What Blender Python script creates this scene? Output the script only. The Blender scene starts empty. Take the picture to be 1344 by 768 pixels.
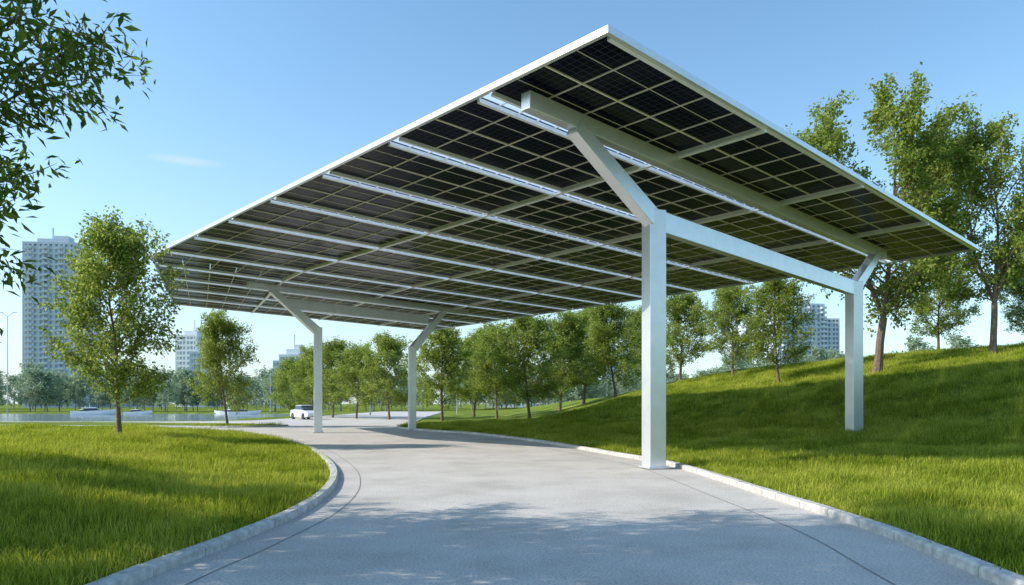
import bpy, bmesh, math, random
import numpy as np
from mathutils import Vector, Matrix, noise as mnoise
random.seed(7); rng=np.random.default_rng(7)
scene=bpy.context.scene
scene.view_settings.view_transform='Standard'
scene.view_settings.look='None'
scene.view_settings.exposure=0
F=952.0; HZ=530.0; CH=1.6
# ---------------------------------------------------------------- materials
def newmat(name):
    m=bpy.data.materials.new(name); m.use_nodes=True
    nt=m.node_tree
    for n in list(nt.nodes): nt.nodes.remove(n)
    out=nt.nodes.new('ShaderNodeOutputMaterial')
    return m,nt,out
def N(nt,t,**k):
    n=nt.nodes.new(t)
    for a,b in k.items(): setattr(n,a,b)
    return n
def ramp(nt,stops):
    r=nt.nodes.new('ShaderNodeValToRGB')
    e=r.color_ramp.elements
    e[0].position=stops[0][0]; e[0].color=(*stops[0][1],1)
    e[1].position=stops[-1][0]; e[1].color=(*stops[-1][1],1)
    for p,c in stops[1:-1]:
        x=e.new(p); x.color=(*c,1)
    return r
def simple(name,col,rough=.5,metal=0,nscale=None,namt=.15,bump=0,spec=.5):
    m,nt,out=newmat(name)
    b=N(nt,'ShaderNodeBsdfPrincipled'); b.inputs['Roughness'].default_value=rough
    b.inputs['Metallic'].default_value=metal; b.inputs['Base Color'].default_value=(*col,1)
    b.inputs['Specular IOR Level'].default_value=spec
    nt.links.new(b.outputs[0],out.inputs[0])
    if nscale:
        tc=N(nt,'ShaderNodeNewGeometry')
        no=N(nt,'ShaderNodeTexNoise'); no.inputs['Scale'].default_value=nscale; no.inputs['Detail'].default_value=6
        nt.links.new(tc.outputs['Position'],no.inputs['Vector'])
        r=ramp(nt,[(.3,tuple(c*(1-namt) for c in col)),(.7,tuple(min(1,c*(1+namt)) for c in col))])
        nt.links.new(no.outputs[0],r.inputs[0]); nt.links.new(r.outputs[0],b.inputs['Base Color'])
        if bump:
            bp=N(nt,'ShaderNodeBump'); bp.inputs['Strength'].default_value=bump; bp.inputs['Distance'].default_value=.02
            nt.links.new(no.outputs[0],bp.inputs['Height']); nt.links.new(bp.outputs[0],b.inputs['Normal'])
    return m
def leafmat(name,cols,trans=.4,obj_random=False,val=1.6):
    m,nt,out=newmat(name)
    g=N(nt,'ShaderNodeNewGeometry')
    r=ramp(nt,[(i/(len(cols)-1),c) for i,c in enumerate(cols)])
    if obj_random:
        oi=N(nt,'ShaderNodeObjectInfo')
        no=N(nt,'ShaderNodeTexNoise'); no.inputs['Scale'].default_value=.5; no.inputs['Detail'].default_value=4
        nt.links.new(g.outputs['Position'],no.inputs['Vector'])
        a=N(nt,'ShaderNodeMath',operation='MULTIPLY_ADD'); a.inputs[1].default_value=.35
        nt.links.new(oi.outputs['Random'],a.inputs[0])
        b2=N(nt,'ShaderNodeMath',operation='MULTIPLY_ADD'); b2.inputs[1].default_value=1.5; b2.inputs[2].default_value=-.72
        nt.links.new(no.outputs[0],b2.inputs[0]); nt.links.new(b2.outputs[0],a.inputs[2])
        c=N(nt,'ShaderNodeMath',operation='MULTIPLY_ADD'); c.inputs[1].default_value=.75
        nt.links.new(g.outputs['Random Per Island'],c.inputs[0]); nt.links.new(a.outputs[0],c.inputs[2])
        nt.links.new(c.outputs[0],r.inputs[0])
    else:
        nt.links.new(g.outputs['Random Per Island'],r.inputs[0])
    d=N(nt,'ShaderNodeBsdfDiffuse'); t=N(nt,'ShaderNodeBsdfTranslucent')
    hs=N(nt,'ShaderNodeHueSaturation'); hs.inputs['Hue'].default_value=.49; hs.inputs['Saturation'].default_value=1.05; hs.inputs['Value'].default_value=val
    nt.links.new(r.outputs[0],d.inputs[0]); nt.links.new(r.outputs[0],hs.inputs['Color']); nt.links.new(hs.outputs[0],t.inputs[0])
    mx=N(nt,'ShaderNodeMixShader'); mx.inputs[0].default_value=trans
    nt.links.new(d.outputs[0],mx.inputs[1]); nt.links.new(t.outputs[0],mx.inputs[2])
    nt.links.new(mx.outputs[0],out.inputs[0])
    return m
M_leaf=leafmat('leaf_green',[(.12,.18,.035),(.20,.275,.055),(.29,.355,.08),(.40,.44,.14)],.45)
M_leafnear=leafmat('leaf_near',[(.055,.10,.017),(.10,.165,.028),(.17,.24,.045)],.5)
M_leafdist=leafmat('leaf_distant_hazed',[(.24,.31,.22),(.30,.38,.26),(.36,.44,.31)],.3)  # aerial haze painted into the far leaves: paler, bluer greens
M_bark=simple('bark',(.20,.14,.10),.9,0,14,.45,.5)
M_barkd=simple('bark_distant_hazed',(.30,.28,.27),.9)  # far bark lightened, distance haze put into its colour
M_grass=leafmat('grass_blade',[(.07,.115,.014),(.18,.24,.026),(.33,.385,.045),(.52,.53,.11)],.4,True,1.5)
M_white=simple('silver_painted_steel',(.72,.74,.77),.28,.5,3,.05)
M_alu=simple('aluminium',(.90,.91,.93),.35,.1,6,.04)
M_frame=simple('module_frame',(.86,.80,.70),.4,.05)
M_kerb=simple('kerb_stone',(.54,.52,.49),.85,0,9,.28,.4)
M_joint=simple('joint_line',(.25,.24,.23),.9)
M_dark=simple('dark_rubber',(.03,.03,.03),.7)
def diffuser_mat():
    m,nt,out=newmat('frosted_glass')
    t=N(nt,'ShaderNodeBsdfTranslucent'); t.inputs[0].default_value=(.55,.66,.78,1)
    tr=N(nt,'ShaderNodeBsdfTransparent'); tr.inputs[0].default_value=(.80,.9,1,1)
    mx=N(nt,'ShaderNodeMixShader'); mx.inputs[0].default_value=.2
    nt.links.new(t.outputs[0],mx.inputs[1]); nt.links.new(tr.outputs[0],mx.inputs[2]); nt.links.new(mx.outputs[0],out.inputs[0]); return m
M_frost=diffuser_mat()
def ground_mat():
    m,nt,out=newmat('lawn_ground')
    b=N(nt,'ShaderNodeBsdfPrincipled'); b.inputs['Roughness'].default_value=.95; b.inputs['Specular IOR Level'].default_value=.1
    g=N(nt,'ShaderNodeNewGeometry')
    n1=N(nt,'ShaderNodeTexNoise'); n1.inputs['Scale'].default_value=.5; n1.inputs['Detail'].default_value=4
    n2=N(nt,'ShaderNodeTexNoise'); n2.inputs['Scale'].default_value=9; n2.inputs['Detail'].default_value=8
    for n in (n1,n2): nt.links.new(g.outputs['Position'],n.inputs['Vector'])
    mx=N(nt,'ShaderNodeMath',operation='ADD'); nt.links.new(n1.outputs[0],mx.inputs[0]); nt.links.new(n2.outputs[0],mx.inputs[1])
    ml=N(nt,'ShaderNodeMath',operation='MULTIPLY'); ml.inputs[1].default_value=.5; nt.links.new(mx.outputs[0],ml.inputs[0])
    r=ramp(nt,[(.38,(.07,.115,.014)),(.5,(.155,.21,.023)),(.62,(.28,.33,.045))])
    nt.links.new(ml.outputs[0],r.inputs[0]); nt.links.new(r.outputs[0],b.inputs['Base Color'])
    bp=N(nt,'ShaderNodeBump'); bp.inputs['Strength'].default_value=.8; bp.inputs['Distance'].default_value=.1
    nt.links.new(n2.outputs[0],bp.inputs['Height']); nt.links.new(bp.outputs[0],b.inputs['Normal'])
    nt.links.new(b.outputs[0],out.inputs[0]); return m
M_ground=ground_mat()
def concrete_mat():
    m,nt,out=newmat('concrete_paving')
    b=N(nt,'ShaderNodeBsdfPrincipled'); b.inputs['Roughness'].default_value=.8; b.inputs['Specular IOR Level'].default_value=.25
    g=N(nt,'ShaderNodeNewGeometry')
    n1=N(nt,'ShaderNodeTexNoise'); n1.inputs['Scale'].default_value=.6; n1.inputs['Detail'].default_value=7; n1.inputs['Roughness'].default_value=.65
    n2=N(nt,'ShaderNodeTexNoise'); n2.inputs['Scale'].default_value=38; n2.inputs['Detail'].default_value=6
    for n in (n1,n2): nt.links.new(g.outputs['Position'],n.inputs['Vector'])
    r1=ramp(nt,[(.3,(.52,.485,.445)),(.5,(.65,.61,.565)),(.7,(.74,.70,.65))]); nt.links.new(n1.outputs[0],r1.inputs[0])
    r2=ramp(nt,[(.32,(.60,.60,.60)),(.62,(1.0,1.0,1.0))]); nt.links.new(n2.outputs[0],r2.inputs[0])
    mx=N(nt,'ShaderNodeMix',data_type='RGBA',blend_type='MULTIPLY'); mx.inputs[0].default_value=1
    nt.links.new(r1.outputs[0],mx.inputs[6]); nt.links.new(r2.outputs[0],mx.inputs[7])
    nt.links.new(mx.outputs[2],b.inputs['Base Color'])
    bp=N(nt,'ShaderNodeBump'); bp.inputs['Strength'].default_value=.7; bp.inputs['Distance'].default_value=.01
    nt.links.new(n2.outputs[0],bp.inputs['Height']); nt.links.new(bp.outputs[0],b.inputs['Normal'])
    nt.links.new(b.outputs[0],out.inputs[0]); return m
M_conc=concrete_mat()
def panel_mat():
    m,nt,out=newmat('solar_cells')
    b=N(nt,'ShaderNodeBsdfPrincipled'); b.inputs['Roughness'].default_value=.2
    b.inputs['Specular IOR Level'].default_value=.05
    uv=N(nt,'ShaderNodeUVMap'); sp=N(nt,'ShaderNodeSeparateXYZ'); nt.links.new(uv.outputs[0],sp.inputs[0])
    def line(sock,mul,w):
        a=N(nt,'ShaderNodeMath',operation='MULTIPLY'); a.inputs[1].default_value=mul; nt.links.new(sock,a.inputs[0])
        f=N(nt,'ShaderNodeMath',operation='FRACT'); nt.links.new(a.outputs[0],f.inputs[0])
        c=N(nt,'ShaderNodeMath',operation='LESS_THAN'); c.inputs[1].default_value=w; nt.links.new(f.outputs[0],c.inputs[0]); return c.outputs[0]
    def mx(a,b_):
        c=N(nt,'ShaderNodeMath',operation='MAXIMUM'); nt.links.new(a,c.inputs[0]); nt.links.new(b_,c.inputs[1]); return c.outputs[0]
    cell=mx(line(sp.outputs[0],1,.035),line(sp.outputs[1],1,.035))
    no=N(nt,'ShaderNodeTexNoise'); no.inputs['Scale'].default_value=2.5; no.inputs['Detail'].default_value=5
    mp=N(nt,'ShaderNodeMapping'); mp.inputs['Scale'].default_value=(14,.6,1); nt.links.new(uv.outputs[0],mp.inputs[0]); nt.links.new(mp.outputs[0],no.inputs['Vector'])
    r=ramp(nt,[(.38,(.001,.001,.005)),(.6,(.003,.004,.018)),(.78,(.035,.042,.11))]); nt.links.new(no.outputs[0],r.inputs[0])  # last stop paints bluish streak highlights into the cell colour
    m2=N(nt,'ShaderNodeMix',data_type='RGBA'); m2.inputs[7].default_value=(.10,.10,.15,1); nt.links.new(cell,m2.inputs[0]); nt.links.new(r.outputs[0],m2.inputs[6])
    nt.links.new(m2.outputs[2],b.inputs['Base Color']); nt.links.new(b.outputs[0],out.inputs[0]); return m
M_panel=panel_mat()
def water_mat():
    m,nt,out=newmat('lake_water')
    b=N(nt,'ShaderNodeBsdfPrincipled'); b.inputs['Roughness'].default_value=.1; b.inputs['Base Color'].default_value=(.30,.38,.43,1)
    g=N(nt,'ShaderNodeNewGeometry'); n=N(nt,'ShaderNodeTexNoise'); n.inputs['Scale'].default_value=.8; n.inputs['Detail'].default_value=4
    nt.links.new(g.outputs['Position'],n.inputs['Vector'])
    bp=N(nt,'ShaderNodeBump'); bp.inputs['Strength'].default_value=.3; bp.inputs['Distance'].default_value=.05
    nt.links.new(n.outputs[0],bp.inputs['Height']); nt.links.new(bp.outputs[0],b.inputs['Normal'])
    nt.links.new(b.outputs[0],out.inputs[0]); return m
M_water=water_mat()
# ---------------------------------------------------------------- mesh builder
class MB:
    def __init__(s): s.v=[]; s.f=[]; s.m=[]; s.uv=[]
    def quad(s,pts,mat=0,uv=None):
        b=len(s.v); s.v+= [tuple(p) for p in pts]; s.f.append(tuple(range(b,b+len(pts)))); s.m.append(mat)
        s.uv.append(uv or [(0,0)]*len(pts))
    def box8(s,P,mat=0,uvs=None):
        b=len(s.v); s.v+=[tuple(p) for p in P]
        for i,f in enumerate([(3,2,1,0),(4,5,6,7),(0,1,5,4),(1,2,6,5),(2,3,7,6),(3,0,4,7)]):
            s.f.append(tuple(b+k for k in f)); s.m.append(mat)
            s.uv.append([uvs[k%4] for k in f] if uvs else [(0,0)]*4)
    def box(s,c,size,mat=0,rot=0):
        cx,cy,cz=c; sx,sy,sz=[k/2 for k in size]; co,si=math.cos(rot),math.sin(rot)
        P=[]
        for z in (-sz,sz):
            for x,y in ((-sx,-sy),(sx,-sy),(sx,sy),(-sx,sy)):
                P.append((cx+x*co-y*si,cy+x*si+y*co,cz+z))
        s.box8(P,mat)
    def beam(s,p0,p1,w,h,mat=0,h1=None):
        p0=Vector(p0);p1=Vector(p1); d=(p1-p0).normalized()
        sd=d.cross(Vector((0,0,1)))
        if sd.length<1e-4: sd=Vector((1,0,0))
        sd.normalize(); up=sd.cross(d); h1=h1 or h
        P=[]
        for k in (-1,1):
            for p,q,hh in ((p0,-1,h),(p0,1,h),(p1,1,h1),(p1,-1,h1)):
                P.append(p+sd*(w/2*q)+up*(hh/2*k))
        s.box8(P,mat)
    def obj(s,name,mats,parent=None,bevel=0,smooth=False):
        me=bpy.data.meshes.new(name); me.from_pydata(s.v,[],s.f)
        for m in mats: me.materials.append(m)
        me.polygons.foreach_set('material_index',s.m)
        if any(u!=[(0,0)]*len(u) for u in s.uv[:3]):
            l=me.uv_layers.new(name='UVMap'); flat=[c for u in s.uv for p in u for c in p]
            l.data.foreach_set('uv',flat)
        if smooth: me.polygons.foreach_set('use_smooth',[True]*len(s.f))
        me.update(); o=bpy.data.objects.new(name,me); scene.collection.objects.link(o)
        if bevel:
            b=o.modifiers.new('bevel','BEVEL'); b.width=bevel; b.segments=2; b.limit_method='ANGLE'
        if parent: o.parent=parent
        return o
def empty(name,loc=(0,0,0)):
    e=bpy.data.objects.new(name,None); e.location=loc; scene.collection.objects.link(e); return e
# ---------------------------------------------------------------- path outline
def catmull(pts,n=8):
    P=[np.array(p,float) for p in pts]; P=[2*P[0]-P[1]]+P+[2*P[-1]-P[-2]]
    out=[]
    for i in range(1,len(P)-2):
        a,b,c,d=P[i-1:i+3]
        for k in range(n):
            t=k/n
            out.append(.5*((2*b)+(-a+c)*t+(2*a-5*b+4*c-d)*t*t+(-a+3*b-3*c+d)*t**3))
    out.append(P[-2]); return np.array(out)
E_left=catmull([(-4.2,-14),(-3.8,-4),(-3.5,2),(-3.34,6.4),(-3.15,8.3),(-3.05,11),(-3.5,14.5),(-4.7,19),(-7.4,26.3),(-11.8,35),(-16.5,40.5),(-24,44.5),(-36,47.5),(-60,50)])
E_strip=catmull([(-60,54),(-36,51.5),(-24,49.5),(-19,48.5),(-16.3,50.5),(-16.4,53),(-19,56),(-26,59),(-36,61),(-60,62)])
E_shore=catmull([(-60,66),(-36,65),(-27,67.5),(-24.5,76),(-25.5,110),(-27,150)])
E_right=catmull([(-14,150),(-12,120),(-10,84),(-8.2,60),(-7.8,49),(-5,42.3),(-2.1,38),(.9,30.5),(3.06,22.7),(4.06,18.6),(4.37,12.7),(4.5,9),(4.29,6.4),(4.0,2),(3.8,-4),(3.6,-14)])
PAV=np.vstack([E_left,E_strip,E_shore,E_right])
WAT=np.array([(-29.5,69.5),(-38,68),(-60,68.5),(-150,66),(-190,120),(-110,134),(-40,132),(-29.5,118)],float)
def sdist(poly,x,y):
    x=np.asarray(x,float);y=np.asarray(y,float); sh=x.shape; x=x.ravel();y=y.ravel()
    best=np.full(x.shape,1e18); ins=np.zeros(x.shape,bool)
    A=poly; B=np.roll(poly,-1,0)
    for a,b in zip(A,B):
        d=b-a; L=(d**2).sum()
        if L<1e-12: continue
        t=np.clip(((x-a[0])*d[0]+(y-a[1])*d[1])/L,0,1)
        q=(x-a[0]-t*d[0])**2+(y-a[1]-t*d[1])**2
        best=np.minimum(best,q)
        c=(a[1]>y)!=(b[1]>y)
        if abs(d[1])>1e-12:
            xi=a[0]+(y-a[1])/d[1]*d[0]; ins^=(c&(x<xi))
    r=np.sqrt(best); r[ins]*=-1; return r.reshape(sh)
def sst(a,b,x):
    t=np.clip((x-a)/(b-a),0,1); return t*t*(3-2*t)
cy_=E_right[::-1]; 
hs=np.array([0,3,6,10,14,18,22,27,34,45,70,120,400]); hv=np.array([.05,.10,.18,.40,1.25,2.6,3.7,4.6,5.1,5.4,5.4,4.5,0])
_ss=np.linspace(0,400,1601); _hh=np.interp(_ss,hs,hv); _k=np.exp(-np.linspace(-2.5,2.5,17)**2); _k/=_k.sum(); _hp=np.pad(_hh,8,mode='reflect',reflect_type='odd'); _hh=np.convolve(_hp,_k,'valid')
def height(x,y):
    x=np.asarray(x,float);y=np.asarray(y,float)
    s=sdist(PAV,x,y); w=sdist(WAT,x,y)
    xr=np.interp(y,cy_[:,1],cy_[:,0]); right=x>xr-2
    hill=np.interp(s,_ss,_hh)*(1-.42*sst(48,100,y))*(1-sst(110,200,y))
    left=.05+.38*sst(.3,7,s)*(1-.6*sst(30,44,y))*(1-.5*sst(44,49,y))+.5*sst(42,60,-x)*sst(48,54,y)*(1-sst(58,64,y))
    left=left*(1-sst(62,67,y))
    und=.06*np.sin(x*.55+1.3)*np.cos(y*.43)+.04*np.sin(x*1.3+y*.9)
    h=np.where(right,hill,left)+und*sst(.6,4,s)*(1-sst(100,160,np.hypot(x,y)))
    tr=sst(-.12,.3,s)
    h=np.where(s<.3,-.14*(1-tr)+h*tr,h)
    h=np.where(w<1.0,h*(sst(-1,1,w))-1.2*(1-sst(-1,1,w)),h)
    return h
def grow(start,end,step,fac):
    o=[];v=start
    while abs(v)<abs(end): step*=fac; v+=step if end>start else -step; o.append(v)
    return o
xs=np.array(sorted(grow(-26,-3500,.3,1.09)))
xs=np.concatenate([xs,np.arange(-26,32,.27),grow(32,3500,.3,1.09)])
ys=np.concatenate([sorted(grow(-3,-600,.4,1.2)),np.arange(-3,62,.3),grow(62,4500,.35,1.055)])
X,Y=np.meshgrid(xs,ys); Z=height(X,Y)
nx,ny=len(xs),len(ys)
V=np.stack([X.ravel(),Y.ravel(),Z.ravel()],1)
idx=np.arange(nx*ny).reshape(ny,nx)
FQ=np.stack([idx[:-1,:-1].ravel(),idx[:-1,1:].ravel(),idx[1:,1:].ravel(),idx[1:,:-1].ravel()],1)
def mesh_np(name,V,Fq,mats,smooth=True,matidx=None):
    me=bpy.data.meshes.new(name); k=Fq.shape[1]
    me.vertices.add(len(V)); me.vertices.foreach_set('co',np.ascontiguousarray(V,dtype=np.float32).ravel())
    me.loops.add(Fq.size); me.loops.foreach_set('vertex_index',Fq.astype(np.int32).ravel())
    me.polygons.add(len(Fq)); me.polygons.foreach_set('loop_start',np.arange(0,Fq.size,k,dtype=np.int32))
    for m in mats: me.materials.append(m)
    if matidx is not None: me.polygons.foreach_set('material_index',matidx.astype(np.int32))
    me.polygons.foreach_set('use_smooth',np.full(len(Fq),smooth))
    me.update(calc_edges=True); me.validate(); return me
g=bpy.data.objects.new('ground',mesh_np('ground',V,FQ,[M_ground])); scene.collection.objects.link(g)
def h1(x,y): return float(height(np.array([x]),np.array([y]))[0])
def poly_obj(name,poly,z,mat):
    bm=bmesh.new(); vs=[]
    last=None
    for p in poly:
        if last is not None and np.hypot(*(p-last))<.01: continue
        vs.append(bm.verts.new((p[0],p[1],z))); last=p
    f=bm.faces.new(vs); bm.normal_update()
    if f.normal.z<0: f.normal_flip()
    bmesh.ops.triangulate(bm,faces=bm.faces[:])
    me=bpy.data.meshes.new(name); bm.to_mesh(me); bm.free(); me.materials.append(mat)
    o=bpy.data.objects.new(name,me); scene.collection.objects.link(o); return o
poly_obj('concrete_path',PAV,0,M_conc)
poly_obj('lake_water',WAT,-.22,M_water)
def resample(P,step):
    d=np.hypot(*np.diff(P,axis=0).T); L=np.concatenate([[0],np.cumsum(d)])
    n=max(2,int(L[-1]/step)); t=np.linspace(0,L[-1],n+1)
    return np.stack([np.interp(t,L,P[:,0]),np.interp(t,L,P[:,1])],1)
def normals(P):
    T=np.gradient(P,axis=0); T/=np.linalg.norm(T,axis=1)[:,None]; return np.stack([-T[:,1],T[:,0]],1)
def kerb(name,P,side,top=.11,w=.17,stone=3):
    R=resample(P,.3); Nn=normals(R)*side; mb=MB()
    for i in range(0,len(R)-stone,stone):
        sub=R[i:i+stone+1].copy(); nn=Nn[i:i+stone+1]
        d=(sub[1]-sub[0]); sub[0]=sub[0]+d*.022; d=(sub[-1]-sub[-2]); sub[-1]=sub[-1]-d*.022
        jz=random.uniform(-.006,.006); c=.025
        prof=[(0,-.2),(0,top-c+jz),(c,top+jz),(w-c,top+jz),(w,top-c+jz),(w,-.2)]
        base=len(mb.v)
        for a,n in zip(sub,nn):
            for o,z in prof: mb.v.append((a[0]+n[0]*o,a[1]+n[1]*o,z))
        k=len(prof)
        for r in range(stone):
            for q in range(k-1):
                b=base+r*k+q; f=(b,b+1,b+k+1,b+k); mb.f.append(f if side<0 else f[::-1]); mb.m.append(0); mb.uv.append([(0,0)]*4)
        mb.f.append(tuple(base+q for q in range(k))); mb.m.append(0); mb.uv.append([(0,0)]*k)
        mb.f.append(tuple(base+stone*k+q for q in range(k))[::-1]); mb.m.append(0); mb.uv.append([(0,0)]*k)
    return mb.obj(name,[M_kerb])
kerb('stone_kerb',E_left,1); kerb('stone_kerb',E_strip,1); kerb('stone_kerb',E_right,1)
def ribbon(P,off,side,w=.02,z=.004):
    R=resample(P,.3); Nn=normals(R)*side; mb=MB()
    for i in range(len(R)-1):
        a,b=R[i],R[i+1]; na,nb=Nn[i],Nn[i+1]
        mb.quad([(*(a-na*off),z),(*(b-nb*off),z),(*(b-nb*(off+w)),z),(*(a-na*(off+w)),z)])
    return mb
jb=ribbon(E_left[:90],.45,1); jb2=ribbon(E_right[-90:],.9,1)
for q in jb2.f: jb.f.append(tuple(k+len(jb.v) for k in q)); jb.m.append(0); jb.uv.append([(0,0)]*4)
jb.v+=jb2.v; jb.obj('paving_joints',[M_joint])
# ---------------------------------------------------------------- instancing
def instancer(name,pts,rot,scl,idx,sources):
    col=bpy.data.collections.new(name+'_parts')
    for o in sources: col.objects.link(o)
    me=bpy.data.meshes.new(name); me.vertices.add(len(pts)); me.vertices.foreach_set('co',np.asarray(pts,np.float32).ravel())
    a=me.attributes.new('rot','FLOAT_VECTOR','POINT'); a.data.foreach_set('vector',np.asarray(rot,np.float32).ravel())
    a=me.attributes.new('scl','FLOAT_VECTOR','POINT'); a.data.foreach_set('vector',np.asarray(scl,np.float32).ravel())
    a=me.attributes.new('idx','INT','POINT'); a.data.foreach_set('value',np.asarray(idx,np.int32))
    o=bpy.data.objects.new(name,me); scene.collection.objects.link(o)
    ng=bpy.data.node_groups.new(name,'GeometryNodeTree')
    ng.interface.new_socket('Geometry',in_out='INPUT',socket_type='NodeSocketGeometry')
    ng.interface.new_socket('Geometry',in_out='OUTPUT',socket_type='NodeSocketGeometry')
    gi=ng.nodes.new('NodeGroupInput'); go=ng.nodes.new('NodeGroupOutput')
    ci=ng.nodes.new('GeometryNodeCollectionInfo'); ci.inputs['Collection'].default_value=col
    ci.inputs['Separate Children'].default_value=True; ci.inputs['Reset Children'].default_value=True
    ip=ng.nodes.new('GeometryNodeInstanceOnPoints'); ip.inputs['Pick Instance'].default_value=True
    def at(nm,dt):
        n=ng.nodes.new('GeometryNodeInputNamedAttribute'); n.data_type=dt; n.inputs['Name'].default_value=nm
        return n.outputs['Attribute']
    L=ng.links.new
    L(gi.outputs[0],ip.inputs['Points']); L(ci.outputs[0],ip.inputs['Instance']); L(at('idx','INT'),ip.inputs['Instance Index'])
    L(at('rot','FLOAT_VECTOR'),ip.inputs['Rotation']); L(at('scl','FLOAT_VECTOR'),ip.inputs['Scale']); L(ip.outputs[0],go.inputs[0])
    md=o.modifiers.new('scatter','NODES'); md.node_group=ng
    return o
def tuft(seed,n=30,rad=.17,hgt=.13):
    r=np.random.default_rng(seed); V=[];Fs=[]
    for i in range(n):
        a=r.uniform(0,6.283); d=rad*math.sqrt(r.uniform()); x,y=d*math.cos(a),d*math.sin(a)
        b=r.uniform(0,6.283); h=hgt*r.uniform(.45,1.4); w=r.uniform(.0028,.0052); ln=h*r.uniform(.15,.75)
        c,s=math.cos(b),math.sin(b); px,py=-s,c
        k=len(V)
        V+=[(x-px*w,y-py*w,-.03),(x+px*w,y+py*w,-.03),
            (x+c*ln*.35+px*w*.8,y+s*ln*.35+py*w*.8,h*.6),(x+c*ln*.35-px*w*.8,y+s*ln*.35-py*w*.8,h*.6),
            (x+c*ln,y+s*ln,h)]
        Fs+=[(k,k+1,k+2,k+3),(k+3,k+2,k+4)]
    me=bpy.data.meshes.new('grass_tuft'); me.from_pydata(V,[],Fs); me.materials.append(M_grass); me.update()
    return bpy.data.objects.new('grass_tuft',me)
Ng=85000
r_=3.0+rng.uniform(0,1,Ng)**1.1*52; th=rng.uniform(-.85,.85,Ng)
gx=r_*np.sin(th); gy=r_*np.cos(th)-.5
s=sdist(PAV,gx,gy); w=sdist(WAT,gx,gy)
clump=rng.random(Ng)<(.55+.45*np.sin(gx*2.1+np.sin(gy*1.7)*2)*np.sin(gy*1.9+gx*.6)+.35)
keep=(s>.24)&(w>1)&clump
gx,gy,r_,s=gx[keep],gy[keep],r_[keep],s[keep]; gz=height(gx,gy)
n=len(gx); sc=(.7+.6*rng.random(n))*(1+np.clip(r_-10,0,60)*.02)
hsx=np.where(s<.45,.7,1.0)*(.7+.55*np.sin(gx*.9+2*np.sin(gy*.7))**2)
instancer('lawn_grass',np.stack([gx,gy,gz],1),np.stack([rng.normal(0,.1,n),rng.normal(0,.1,n),rng.uniform(0,6.28,n)],1),
          np.stack([sc,sc,sc*hsx/(1+np.clip(r_-10,0,60)*.012)],1),rng.integers(0,4,n),[tuft(i) for i in range(4)])
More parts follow.
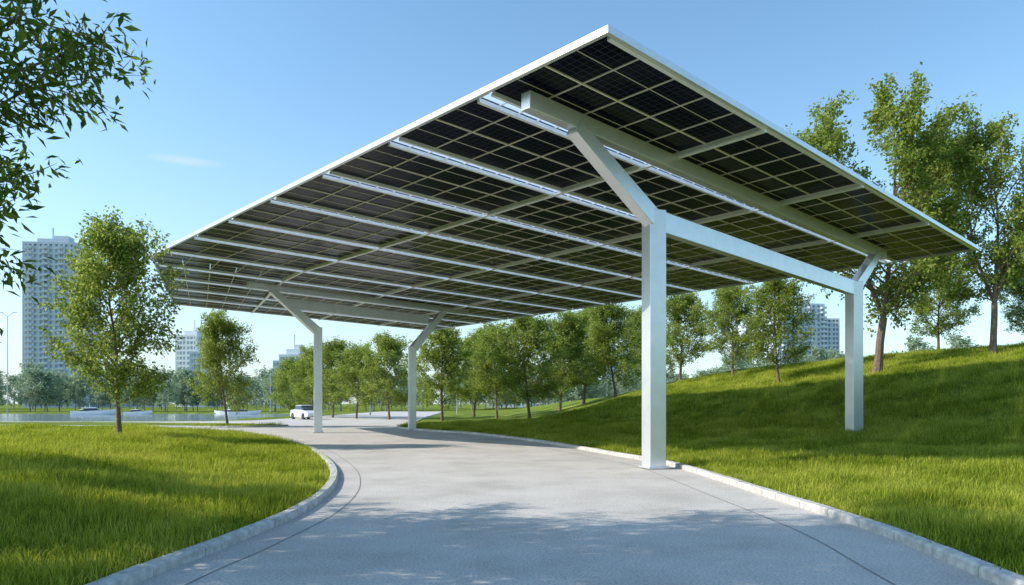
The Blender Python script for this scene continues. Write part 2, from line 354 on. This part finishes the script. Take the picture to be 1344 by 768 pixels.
# ---------------------------------------------------------------- trees
def tube(Vs,Fs,pts,rad,sides):
    b=len(Vs); m=len(pts)
    for i,(p,r) in enumerate(zip(pts,rad)):
        d=(pts[min(i+1,m-1)]-pts[max(i-1,0)]); d=d/np.linalg.norm(d)
        u=np.cross(d,[0.3,.9,.1] if abs(d[2])>.5 else [0,0,1.]); u/=np.linalg.norm(u); v=np.cross(d,u)
        for k in range(sides):
            a=6.28318*k/sides; Vs.append(p+r*(math.cos(a)*u+math.sin(a)*v))
    for i in range(m-1):
        for k in range(sides):
            k2=(k+1)%sides; Fs.append((b+i*sides+k,b+i*sides+k2,b+(i+1)*sides+k2,b+(i+1)*sides+k))
HT={}
def tree_mesh(name,seed,H,R,base=.22,nprim=24,nsec=7,ntw=4,nleaf=9,ll=.13,lw=.065,trunk=.11,fork=False,mats=None,droop=0,wid=.38,spread=.16):
    r=np.random.default_rng(seed); Vs=[];Fs=[]; anchors=[];dirs=[]
    def unit(v): return v/np.linalg.norm(v)
    def grow_b(p,d,L,r0,segs,sides,up=.12,wob=.12,rend=.25):
        pts=[p]; dd=d.copy()
        for i in range(segs):
            dd=unit(dd+np.array([0,0,up])+r.normal(0,wob,3)); pts.append(pts[-1]+dd*L/segs)
        rad=[r0*(1-(1-rend)*i/segs) for i in range(segs+1)]
        tube(Vs,Fs,pts,rad,sides); return pts
    leaders=[]
    if fork:
        t0=grow_b(np.zeros(3)-[0,0,.3],np.array([0,0,1.]),H*base+.3,trunk,5,9,0.1,.04,.85)
        nf=3
        for k in range(nf):
            a=k*2.1+r.uniform(-.3,.3); d=unit(np.array([math.cos(a)*.42,math.sin(a)*.42,1.]))
            leaders.append(grow_b(t0[-1],d,H*(.93-base)*r.uniform(.85,1),trunk*.62,10,7,.05,.07,.12))
    else:
        leaders.append(grow_b(np.zeros(3)-[0,0,.3],np.array([0,0,1.]),H*.93+.3,trunk,14,9,.12,.045,.1))
    zb=H*base
    def env(z):
        f=np.clip((z-zb*.8)/(H-zb*.8),0,1); return R*(max(0,math.sin(math.pi*min(1,f**.62)))**.7*.97+.03)
    lump=r.uniform(.72,1.12,60)
    for i in range(nprim):
        Ld=leaders[i%len(leaders)]; fz=((i+.5)/nprim)
        z=zb+(H*.93-zb)*fz**.95
        zs=np.array([p[2] for p in Ld]); 
        if z>zs[-1]: z=zs[-1]-.02
        if z<zs[0]: z=zs[0]+.1
        p=np.array([np.interp(z,zs,[q[c] for q in Ld]) for c in range(3)])
        az=i*2.39996+r.uniform(-.4,.4); el=math.radians(22+40*fz+r.uniform(-8,8))
        if fork: 
            out=math.atan2(p[1],p[0]+1e-6); az=out+r.uniform(-1.9,1.9)
        L=env(z+.15*R)/math.cos(el)*.82*lump[i%60]
        if fork: L*=.78
        L=max(L,.35); d=np.array([math.cos(az)*math.cos(el),math.sin(az)*math.cos(el),math.sin(el)])
        rr=trunk*.34*(1-.6*fz)*min(1,L/R+.3)
        pr=grow_b(p,d,L,rr,6,5,.05-droop,.10,.2)
        for j in range(nsec):
            t=.18+.82*(j+.7)/nsec; q=t*6; k=min(5,int(q)); pp=pr[k]+(pr[k+1]-pr[k])*(q-k)
            dd=unit(unit(pr[k+1]-pr[k])*.8+r.normal(0,.6,3)+[0,0,.1-droop])
            l2=L*(.45-.18*t)*r.uniform(.7,1.25)+.2
            sc=grow_b(pp,dd,l2,rr*.42,3,4,.03-droop,.16,.3)
            for tw in range(ntw):
                tt=.2+.8*(tw+1)/ntw; q2=tt*3; k2=min(2,int(q2)); p3=sc[k2]+(sc[k2+1]-sc[k2])*(q2-k2)
                d3=unit(unit(sc[k2+1]-sc[k2])+r.normal(0,.7,3)); l3=wid*r.uniform(.5,1.2)
                e=p3+d3*l3; e[2]-=droop*.5; tube(Vs,Fs,[p3,e],[rr*.16+.002,.002],3)
                for _ in range(int(nleaf*r.uniform(.55,1.4))):
                    u=r.uniform(.1,1.08); anchors.append(p3+(e-p3)*u+r.normal(0,spread*.5,3)); dirs.append(d3)
    A=np.array(anchors); D=np.array(dirs); m=len(A)
    D=D*.6+r.normal(0,.6,(m,3)); D[:,2]-=.15+droop; D/=np.linalg.norm(D,axis=1)[:,None]
    Nn=r.normal(0,.55,(m,3)); Nn[:,2]+=.9; S=np.cross(D,Nn); S/=np.linalg.norm(S,axis=1)[:,None]; U=np.cross(S,D)
    ls=(ll*r.uniform(.6,1.2,m))[:,None]; ws=ls*lw/ll
    q0=A; q1=A+D*ls*.45+S*ws*.5+U*ws*.12; q2=A+D*ls-U*ls*.1; q3=A+D*ls*.45-S*ws*.5+U*ws*.12
    LV=np.stack([q0,q1,q2,q3],1).reshape(-1,3); LF=np.arange(4*m).reshape(m,4)+len(Vs)
    V=np.vstack([np.array(Vs),LV]); Fa=np.vstack([np.array(Fs),LF])
    mi=np.concatenate([np.zeros(len(Fs)),np.ones(m)])
    zz=V[:,2]; fl=1+.6*np.exp(-np.clip(zz,0,9)/.18); tm=(np.arange(len(V))<len(Vs))&(zz<.8); V[tm,0]*=fl[tm]; V[tm,1]*=fl[tm]
    HT[name]=float(np.percentile(A[:,2],99.7))
    return mesh_np(name,V,Fa,mats or [M_bark,M_leaf],False,mi)
TA=tree_mesh('tree_a',1,7.8,2.6,.16,36,9,5,14,.165,.10,.11,spread=.22)
TB=tree_mesh('tree_b',2,7.6,2.75,.17,36,9,5,14,.165,.10,.11,spread=.22)
TC=tree_mesh('tree_c',3,12,4.3,.22,56,10,5,13,.20,.13,.2,True,spread=.26)
TD=tree_mesh('tree_d',4,12,4.5,.24,56,10,5,13,.20,.13,.2,True,spread=.26)
TS=tree_mesh('tree_s',9,12,5.0,.22,34,8,5,6,.19,.12,.2,True,spread=.3)
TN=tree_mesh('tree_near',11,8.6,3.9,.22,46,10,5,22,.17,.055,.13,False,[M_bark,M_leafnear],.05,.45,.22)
def tree(me,x,y,hgt,rot=0,wx=1,name='deciduous_tree'):
    k=hgt/HT[me.name]; o=bpy.data.objects.new(name,me); o.location=(x,y,h1(x,y)-.03); o.scale=(k*wx,k*wx,k); o.rotation_euler=(0,0,rot)
    scene.collection.objects.link(o); return o
def tree_px(me,u,vtop,Yd,rot=0,wx=1):
    x=(u-672)/F*Yd; z=h1(x,Yd); top=CH+(HZ-vtop)/F*Yd; return tree(me,x,Yd,(top-z)*1.0,rot,wx)
tree_px(TA,156,285,26,0.4,.9)
tree_px(TB,298,408,50,1.0,.95)
for i,(u,v,d) in enumerate([(385,470,100),(413,455,88),(437,446,84),(468,450,78),(511,438,74),(580,425,64),(622,436,80),(652,422,70),(695,408,57),(735,410,66),(766,402,68),(850,405,75)]):
    tree_px((TA,TB)[i%2],u,v,d,i*1.7,1.2)
for i,(u,v,d,wx) in enumerate([(808,390,58,1.2),(893,384,54,1.3),(962,366,50,1.1),(1022,360,44,1.1)]):
    tree_px((TB,TA)[i%2],u,v,d,i*2.3+.5,wx)
tree_px(TC,1150,126,39,.3,1.0); tree_px(TD,1303,146,37,2.0,.9); tree_px(TA,1232,335,46,2.,1.2); tree_px(TB,1352,340,42,1.,1)
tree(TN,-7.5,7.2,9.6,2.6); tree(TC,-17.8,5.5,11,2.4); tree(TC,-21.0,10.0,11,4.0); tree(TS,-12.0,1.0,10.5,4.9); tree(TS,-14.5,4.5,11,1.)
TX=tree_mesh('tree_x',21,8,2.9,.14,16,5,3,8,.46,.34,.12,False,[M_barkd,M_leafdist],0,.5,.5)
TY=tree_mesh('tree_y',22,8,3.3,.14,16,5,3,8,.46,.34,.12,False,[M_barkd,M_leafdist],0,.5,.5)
P=[];S_=[]
def belt(n,x0,x1,y0,y1,s0,s1):
    for _ in range(n):
        x=rng.uniform(x0,x1); y=rng.uniform(y0,y1); P.append((x,y)); S_.append(rng.uniform(s0,s1))
belt(70,-190,-45,139,160,.6,1.0); belt(60,-45,40,155,190,.7,1.1); belt(100,-260,120,195,260,.9,1.4); belt(50,30,140,95,150,.5,.85); belt(60,60,260,130,240,.7,1.1)
P=np.array(P); zz=height(P[:,0],P[:,1]); k=len(P); S_=np.array(S_)
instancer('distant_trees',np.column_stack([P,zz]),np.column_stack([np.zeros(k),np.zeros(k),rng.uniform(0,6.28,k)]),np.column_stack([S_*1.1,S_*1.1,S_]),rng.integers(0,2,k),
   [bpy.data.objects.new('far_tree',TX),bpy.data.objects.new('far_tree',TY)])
# ---------------------------------------------------------------- canopy
Ac=np.array([1.70,12.63]); Bc=np.array([18.4,28.66]); C1=np.array([-15.7,31.7]); C2=np.array([-21.5,46.2]); Dc=np.array([-6.7,59.7])
d2=(Bc-Ac)/np.linalg.norm(Bc-Ac)
def zp(p): return 8.1-.015*float(np.dot(p-Ac,d2))
La=np.linalg.norm(C1-Ac); Lb=np.linalg.norm(C2-C1); Lt=La+Lb
def left(a):
    t=a*Lt
    return Ac+(C1-Ac)*t/La if t<=La else C1+(C2-C1)*(t-La)/Lb
def right(a): return Bc+(Dc-Bc)*a
def PP(a,t,dz=0):
    p=left(a)*(1-t)+right(a)*t; return (p[0],p[1],zp(p)+dz)
canopy=empty('solar_canopy',(0,0,0))
pan=MB(); fr=MB(); al=MB(); fa=MB(); fg=MB()
NR=12; NT=20; gap=.20/Lt; 
rows=np.linspace(0,1,NR+1)
for i in range(NR):
    a0=rows[i]+(gap if i else .06/Lt); a1=rows[i+1]-(gap if i<NR-1 else .06/Lt)
    subs=[(a0,(a0+a1)/2-.008/Lt),((a0+a1)/2+.008/Lt,a1)]
    for sa,sb in subs:
        for j in range(NT):
            t0=j/NT+.0006; t1=(j+1)/NT-.0006
            c=[PP(sa,t0),PP(sa,t1),PP(sb,t1),PP(sb,t0)]
            c2=[(x,y,z+.045) for x,y,z in c]
            ju=j*6; 
            pan.box8(c+c2,0,[(ju,0),(ju+6,0),(ju+6,9),(ju,9)])
    am=(a0+a1)/2
    fr.beam(PP(am,0.002,-.018),PP(am,.998,-.018),.034,.03)
    for q in (.25,.75):
        aq=a0+(a1-a0)*q; fr.beam(PP(aq,0.002,-.008),PP(aq,.998,-.008),.011,.014)
    for a,sg in ((a0,1),(a1,-1)):
        al.beam(PP(a+sg*.03/Lt,0.004,-.055),PP(a+sg*.03/Lt,.996,-.055),.085,.09)
    for j in range(1,NT):
        if j%5: fr.beam(PP(a0+.07/Lt,j/NT,-.014),PP(a1-.07/Lt,j/NT,-.014),.024,.026)
    for j in (5,10,15):
        al.beam(PP(a0-(gap if i else 0),j/NT,-.13),PP(a1+(gap if i<NR-1 else 0),j/NT,-.13),.12,.055)
        al.beam(PP(a0+.08/Lt,j/NT,-.05),PP(a1-.08/Lt,j/NT,-.05),.03,.10)
    if i:
        for j in range(0,NT*2+1):
            al.beam(PP(rows[i]-gap*.8,j/NT/2*.996+.002,-.03),PP(rows[i]+gap*.8,j/NT/2*.996+.002,-.03),.03,.03)
        g0=rows[i]-gap; g1=rows[i]+gap
        fg.quad([PP(g0,.003,.02),PP(g0,.997,.02),PP(g1,.997,.02),PP(g1,.003,.02)])
pan.obj('solar_panels',[M_panel],canopy); fr.obj('module_frames',[M_frame],canopy); al.obj('aluminium_rails',[M_alu],canopy); fg.obj('frosted_glass_strips',[M_frost],canopy)
def edge(pts,w=.09,h=.14):
    for p,q in zip(pts[:-1],pts[1:]): fa.beam(p,q,w,h)
edge([PP(0,-.002,-.01),PP(0,1.002,-.01)]); 
edge([PP(-.001,-.002,-.011),PP(La/Lt,-.002,-.011),PP(1,-.002,-.011)]); edge([PP(1,-.002,-.01),PP(1,1.002,-.01)]); edge([PP(-.001,1.002,-.012),PP(1,1.002,-.012)])
fa.obj('fascia',[M_white],canopy,.01)
def truss(px,py,tb0,tb1,posts,zb0,zb1,tie):
    mb=MB(); P=lambda t,z:(px+1.027*t,py+t,z)
    zb=lambda t: zb0+(zb1-zb0)*(t-tb0)/(tb1-tb0)
    mb.beam(P(tb0,zb(tb0)),P(tb1,zb(tb1)),.26,.36)
    for t,zbase,ztop,ta in posts:
        X,Y,_=P(t,0)
        mb.box((X,Y,(zbase+ztop)/2-.1),(.44,.44,ztop-zbase+.2),0,math.radians(18))
        mb.box((X,Y,zbase+.04),(.56,.56,.04),0,math.radians(18))
        mb.beam(P(t-.05*(1 if ta>t else -1),ztop-.28),P(ta,zb(ta)-.13),.3,.46,0,.34)
        for sx in (-1,1):
            for sy in (-1,1):
                c,s_=math.cos(math.radians(18)),math.sin(math.radians(18)); ox,oy=sx*.25,sy*.25
                mb.box((X+ox*c-oy*s_,Y+ox*s_+oy*c,zbase+.07),(.03,.03,.04))
    mb.beam(P(tie[0],tie[1]),P(tie[2],tie[3]),.24,.52)
    mb.obj('steel_frame',[M_white],canopy,.012)
truss(3.5,17.9,-3.14,11.03,[(0,0,6.35,-2.1),(8.9,h1(12.64,26.8)-.1,6.1,10.4)],7.77,7.53,(0,6.12,8.9,5.85))
truss(-10.7,40,-2.79,7.6,[(0,0,5.8,-1.9),(4.46,0,5.1,6.2)],7.72,7.62,(-1.3,6.95,5.3,6.85))
# ---------------------------------------------------------------- buildings
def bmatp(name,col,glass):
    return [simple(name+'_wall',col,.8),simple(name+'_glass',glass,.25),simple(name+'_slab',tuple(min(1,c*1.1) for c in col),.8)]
def tower(name,u0,u1,vtop,Yd,floors,bays,depth,mats,rot=0,crown=True,style=0):
    x0=(u0-672)/F*Yd; x1=(u1-672)/F*Yd; H=CH+(HZ-vtop)/F*Yd; W=x1-x0; cx=(x0+x1)/2; mb=MB(); fh=H/floors
    mb.box((0,0,H/2-.5),(W-.8,depth-.8,H-1),1)
    for i in range(floors+1): mb.box((0,0,i*fh-(0 if i<floors else .3)),(W,depth,fh*.40),2)
    for face,L,dd in ((0,W,depth),(1,depth,W)):
        nb=bays if face==0 else max(3,int(bays*depth/W))
        for k in range(nb+1):
            p=-L/2+L*k/nb; wd=L/nb*(.35 if k%3 else .6)
            p=max(-L/2+wd/2-.01,min(L/2-wd/2+.01,p))
            for sg in (-1,1):
                c=(p,sg*(dd/2-.28),H/2-.3) if face==0 else (sg*(dd/2-.28),p,H/2-.3)
                mb.box(c,(wd,.5,H-.6) if face==0 else (.5,wd,H-.6),0)
    if style==1:
        for k in range(1,bays,3):
            p=-W/2+W*(k+.5)/bays
            for i in range(1,floors): mb.box((p,-depth/2-.6,i*fh+.2),(W/bays*1.1,1.3,fh*.4),2)
    if crown:
        mb.box((0,0,H+fh*.5),(W*.6,depth*.6,fh*1.0),0); mb.box((W*.1,0,H+fh*1.4),(W*.28,depth*.3,fh*.8),2); mb.box((-W*.12,0,H+fh*2),(.4,.4,fh*3),0)
    o=mb.obj(name,mats); o.location=(cx,Yd+depth/2,0); o.rotation_euler=(0,0,rot); return o
mA=bmatp('pale_hazed_tower',(.54,.58,.65),(.32,.40,.51)); mB=bmatp('blue_hazed_tower',(.58,.64,.71),(.24,.36,.52)); mC=bmatp('hazy_block',(.62,.66,.71),(.44,.52,.61))  # distance haze painted into wall and glass colours, pale and bluish
tower('high_rise_building',28,92,318,300,30,10,18,mA,.12,True,1)
tower('high_rise_building',90,107,368,306,25,4,16,mA,.1,False)
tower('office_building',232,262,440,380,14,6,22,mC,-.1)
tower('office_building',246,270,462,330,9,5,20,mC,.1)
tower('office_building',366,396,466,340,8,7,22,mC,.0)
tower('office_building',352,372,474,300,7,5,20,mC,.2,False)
tower('apartment_building',1012,1080,398,260,22,11,18,mB,.18,True,1)
tower('apartment_building',1076,1102,418,270,20,5,16,mB,.0,False)
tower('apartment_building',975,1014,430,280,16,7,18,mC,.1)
tower('apartment_building',792,818,462,280,13,5,16,mB,.2,False)
tower('apartment_building',814,844,452,290,14,6,16,mB,-.1)
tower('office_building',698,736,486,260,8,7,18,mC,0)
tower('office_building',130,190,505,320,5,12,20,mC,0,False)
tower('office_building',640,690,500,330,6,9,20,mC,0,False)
# ---------------------------------------------------------------- street lamps, car, boats
M_lamp=simple('lamp_grey',(.42,.45,.5),.5,.3)
def lamp(u,vtop,Yd):
    x=(u-672)/F*Yd; top=CH+(HZ-vtop)/F*Yd; z=max(0,h1(x,Yd)); mb=MB()
    pts=[np.array([0,0,z-.1]),np.array([0,0,z+.8]),np.array([0,0,top*.96])]; Vs=[];Fs=[]; tube(Vs,Fs,pts,[.13,.09,.055],8)
    mb.v=[tuple(v) for v in Vs]; mb.f=list(Fs); mb.m=[0]*len(Fs); mb.uv=[[(0,0)]*4]*len(Fs)
    for sg in (-1,1):
        mb.beam((0,0,top*.955),(sg*1.1,0,top),.06,.06); mb.box((sg*1.35,0,top),(.7,.22,.1))
    o=mb.obj('street_lamp',[M_lamp]); o.location=(x,Yd,0)
lamp(10,410,136); lamp(355,490,135); lamp(486,492,100); lamp(600,480,110)
M_paint=simple('car_paint_white',(.78,.79,.8),.25); M_glass=simple('car_glass',(.04,.05,.06),.1); M_red=simple('tail_lamp',(.5,.03,.02),.3)
def loft(name,secs,mat,e,sc=1,bev=.05):
    mb=MB()
    for xx,w0,w1,z0,z1 in secs:
        mb.v+=[(xx*sc,-w0*sc,z0*sc),(xx*sc,w0*sc,z0*sc),(xx*sc,w1*sc,z1*sc),(xx*sc,-w1*sc,z1*sc)]
    for i in range(len(secs)-1):
        for q in range(4): b=i*4; mb.f.append((b+q,b+(q+1)%4,b+4+(q+1)%4,b+4+q))
    mb.f.append((3,2,1,0)); b=(len(secs)-1)*4; mb.f.append((b,b+1,b+2,b+3))
    mb.m=[0]*len(mb.f); mb.uv=[[(0,0)]*4]*len(mb.f)
    return mb.obj(name,[mat],e,bev)
def car(x,y,rot,z=0,paint=None):
    e=empty('parked_car',(x,y,z)); e.rotation_euler=(0,0,rot); paint=paint or M_paint
    loft('body',[(-2.2,.78,.72,.4,.75),(-2.1,.86,.82,.25,.95),(-1.2,.9,.86,.2,1.0),(.8,.9,.86,.2,.98),(1.8,.88,.8,.22,.82),(2.2,.74,.66,.35,.62)],paint,e)
    loft('windows',[(-1.75,.78,.6,.9,1.0),(-1.1,.8,.64,.9,1.38),(.1,.8,.64,.9,1.42),(1.15,.8,.7,.9,.98)],M_glass,e)
    loft('roof',[(-1.2,.645,.6,1.36,1.42),(-.5,.65,.6,1.41,1.47),(.3,.65,.58,1.38,1.44)],paint,e)
    mb=MB()
    for sx in (-1.35,1.35):
        for sy in (-.82,.82):
            b=len(mb.v)
            for k in range(16):
                a=k*math.pi/8
                for o_ in (-.11,.11): mb.v.append((sx+.33*math.cos(a),sy+o_,.33+.33*math.sin(a)))
            for k in range(16):
                k2=(k+1)%16; mb.f.append((b+2*k,b+2*k2,b+2*k2+1,b+2*k+1))
            mb.f.append(tuple(b+2*k for k in range(16))); mb.f.append(tuple(b+2*k+1 for k in range(16))[::-1])
    mb.m=[0]*len(mb.f); mb.uv=[[(0,0)]*len(f) for f in mb.f]; mb.obj('wheels',[M_dark],e)
    mb=MB(); mb.box((-2.2,.6,.75),(.06,.3,.14)); mb.box((-2.2,-.6,.75),(.06,.3,.14)); mb.obj('tail_lights',[M_red],e)
car(-21.3,75,-.9)
def boat(x,y,rot,L=6):
    e=empty('motor_boat',(x,y,-.25)); e.rotation_euler=(0,0,rot)
    loft('hull',[(-.5,.10,.13,0,.10),(-.2,.11,.14,-.03,.10),(.2,.10,.135,-.03,.12),(.42,.04,.08,.01,.14),(.54,.003,.01,.07,.155)],M_paint,e,L,.02)
    loft('cabin_windows',[(-.22,.09,.07,.10,.17),(.05,.09,.07,.10,.18),(.16,.08,.05,.11,.125)],M_glass,e,L,.01)
    loft('cabin_roof',[(-.26,.085,.08,.17,.185),(.06,.085,.07,.178,.192)],M_paint,e,L,.01)
    mb=MB(); mb.box((-.1*L,0,.24*L),(.05,.05,.12*L)); mb.obj('mast',[M_alu],e)
for b in [(-68,118,.2,6.5),(-72.5,124,-.1,5.0),(-65,126,.1,4.5),(-50,127,2.9,4.5),(-45,122,.1,5.0)]: boat(*b)
# ---------------------------------------------------------------- light and camera
az=np.array([-1.0,-.12]); az/=np.linalg.norm(az); EL=math.radians(35)
sd=Vector((az[0]*math.cos(EL),az[1]*math.cos(EL),math.sin(EL)))
L=bpy.data.lights.new('sun','SUN'); L.energy=5.0; L.angle=math.radians(.5); L.color=(1,.92,.80)
so=bpy.data.objects.new('sun',L); scene.collection.objects.link(so); so.rotation_euler=sd.to_track_quat('Z','Y').to_euler()
wd=bpy.data.worlds.new('World'); scene.world=wd; wd.use_nodes=True; nt=wd.node_tree
bg=nt.nodes['Background']; sky=nt.nodes.new('ShaderNodeTexSky'); sky.sky_type='NISHITA'; sky.sun_disc=False
sky.sun_elevation=EL; sky.sun_rotation=math.atan2(az[0],az[1]); sky.air_density=1.0; sky.dust_density=.7; sky.ozone_density=1.5
ml=nt.nodes.new('ShaderNodeMix'); ml.data_type='RGBA'; ml.blend_type='MULTIPLY'; ml.inputs[0].default_value=1; ml.inputs[7].default_value=(1.32,1.65,1.68,1)
nt.links.new(sky.outputs[0],ml.inputs[6])
tc=nt.nodes.new('ShaderNodeTexCoord'); sx=nt.nodes.new('ShaderNodeSeparateXYZ'); nt.links.new(tc.outputs['Generated'],sx.inputs[0])
def M(op,a,b=None,c=None):
    n=nt.nodes.new('ShaderNodeMath'); n.operation=op
    for i,v in enumerate((a,b,c)):
        if v is None: continue
        if isinstance(v,(int,float)): n.inputs[i].default_value=v
        else: nt.links.new(v,n.inputs[i])
    return n.outputs[0]
hz=M('POWER',M('MAXIMUM',M('SUBTRACT',1,M('MULTIPLY',M('ABSOLUTE',sx.outputs[2]),1.55)),0.0),3.4)
hz=M('MULTIPLY',hz,M('MULTIPLY_ADD',sx.outputs[0],-.28,.70))
h2=nt.nodes.new('ShaderNodeMix'); h2.data_type='RGBA'; h2.inputs[7].default_value=(5.2,5.8,6.3,1)
nt.links.new(hz,h2.inputs[0]); nt.links.new(ml.outputs[2],h2.inputs[6])
cd=Vector((-.45,1,.335)).normalized()
dx=M('DIVIDE',M('SUBTRACT',sx.outputs[0],cd.x),.045); dz=M('DIVIDE',M('SUBTRACT',sx.outputs[2],cd.z),.006)
mask=M('MAXIMUM',M('SUBTRACT',1,M('ADD',M('MULTIPLY',dx,dx),M('MULTIPLY',dz,dz))),0)
mask=M('MULTIPLY',mask,M('GREATER_THAN',sx.outputs[1],0))
mp=nt.nodes.new('ShaderNodeMapping'); mp.inputs['Scale'].default_value=(14,14,90); nt.links.new(tc.outputs['Generated'],mp.inputs[0])
no=nt.nodes.new('ShaderNodeTexNoise'); no.inputs['Scale'].default_value=1; no.inputs['Detail'].default_value=6; nt.links.new(mp.outputs[0],no.inputs['Vector'])
mask=M('MULTIPLY',mask,M('MULTIPLY',no.outputs[0],.5))
h3=nt.nodes.new('ShaderNodeMix'); h3.data_type='RGBA'; h3.inputs[7].default_value=(6,6.2,6.4,1)
nt.links.new(mask,h3.inputs[0]); nt.links.new(h2.outputs[2],h3.inputs[6])
nt.links.new(h3.outputs[2],bg.inputs[0]); bg.inputs[1].default_value=.15
cam=bpy.data.cameras.new('camera'); co=bpy.data.objects.new('camera',cam); scene.collection.objects.link(co)
co.location=(0,0,CH); co.rotation_euler=(math.radians(90),0,0); cam.sensor_width=36; cam.lens=36*F/1344; cam.shift_y=(HZ-384)/1344; cam.clip_end=6000; cam.clip_start=.05
scene.camera=co
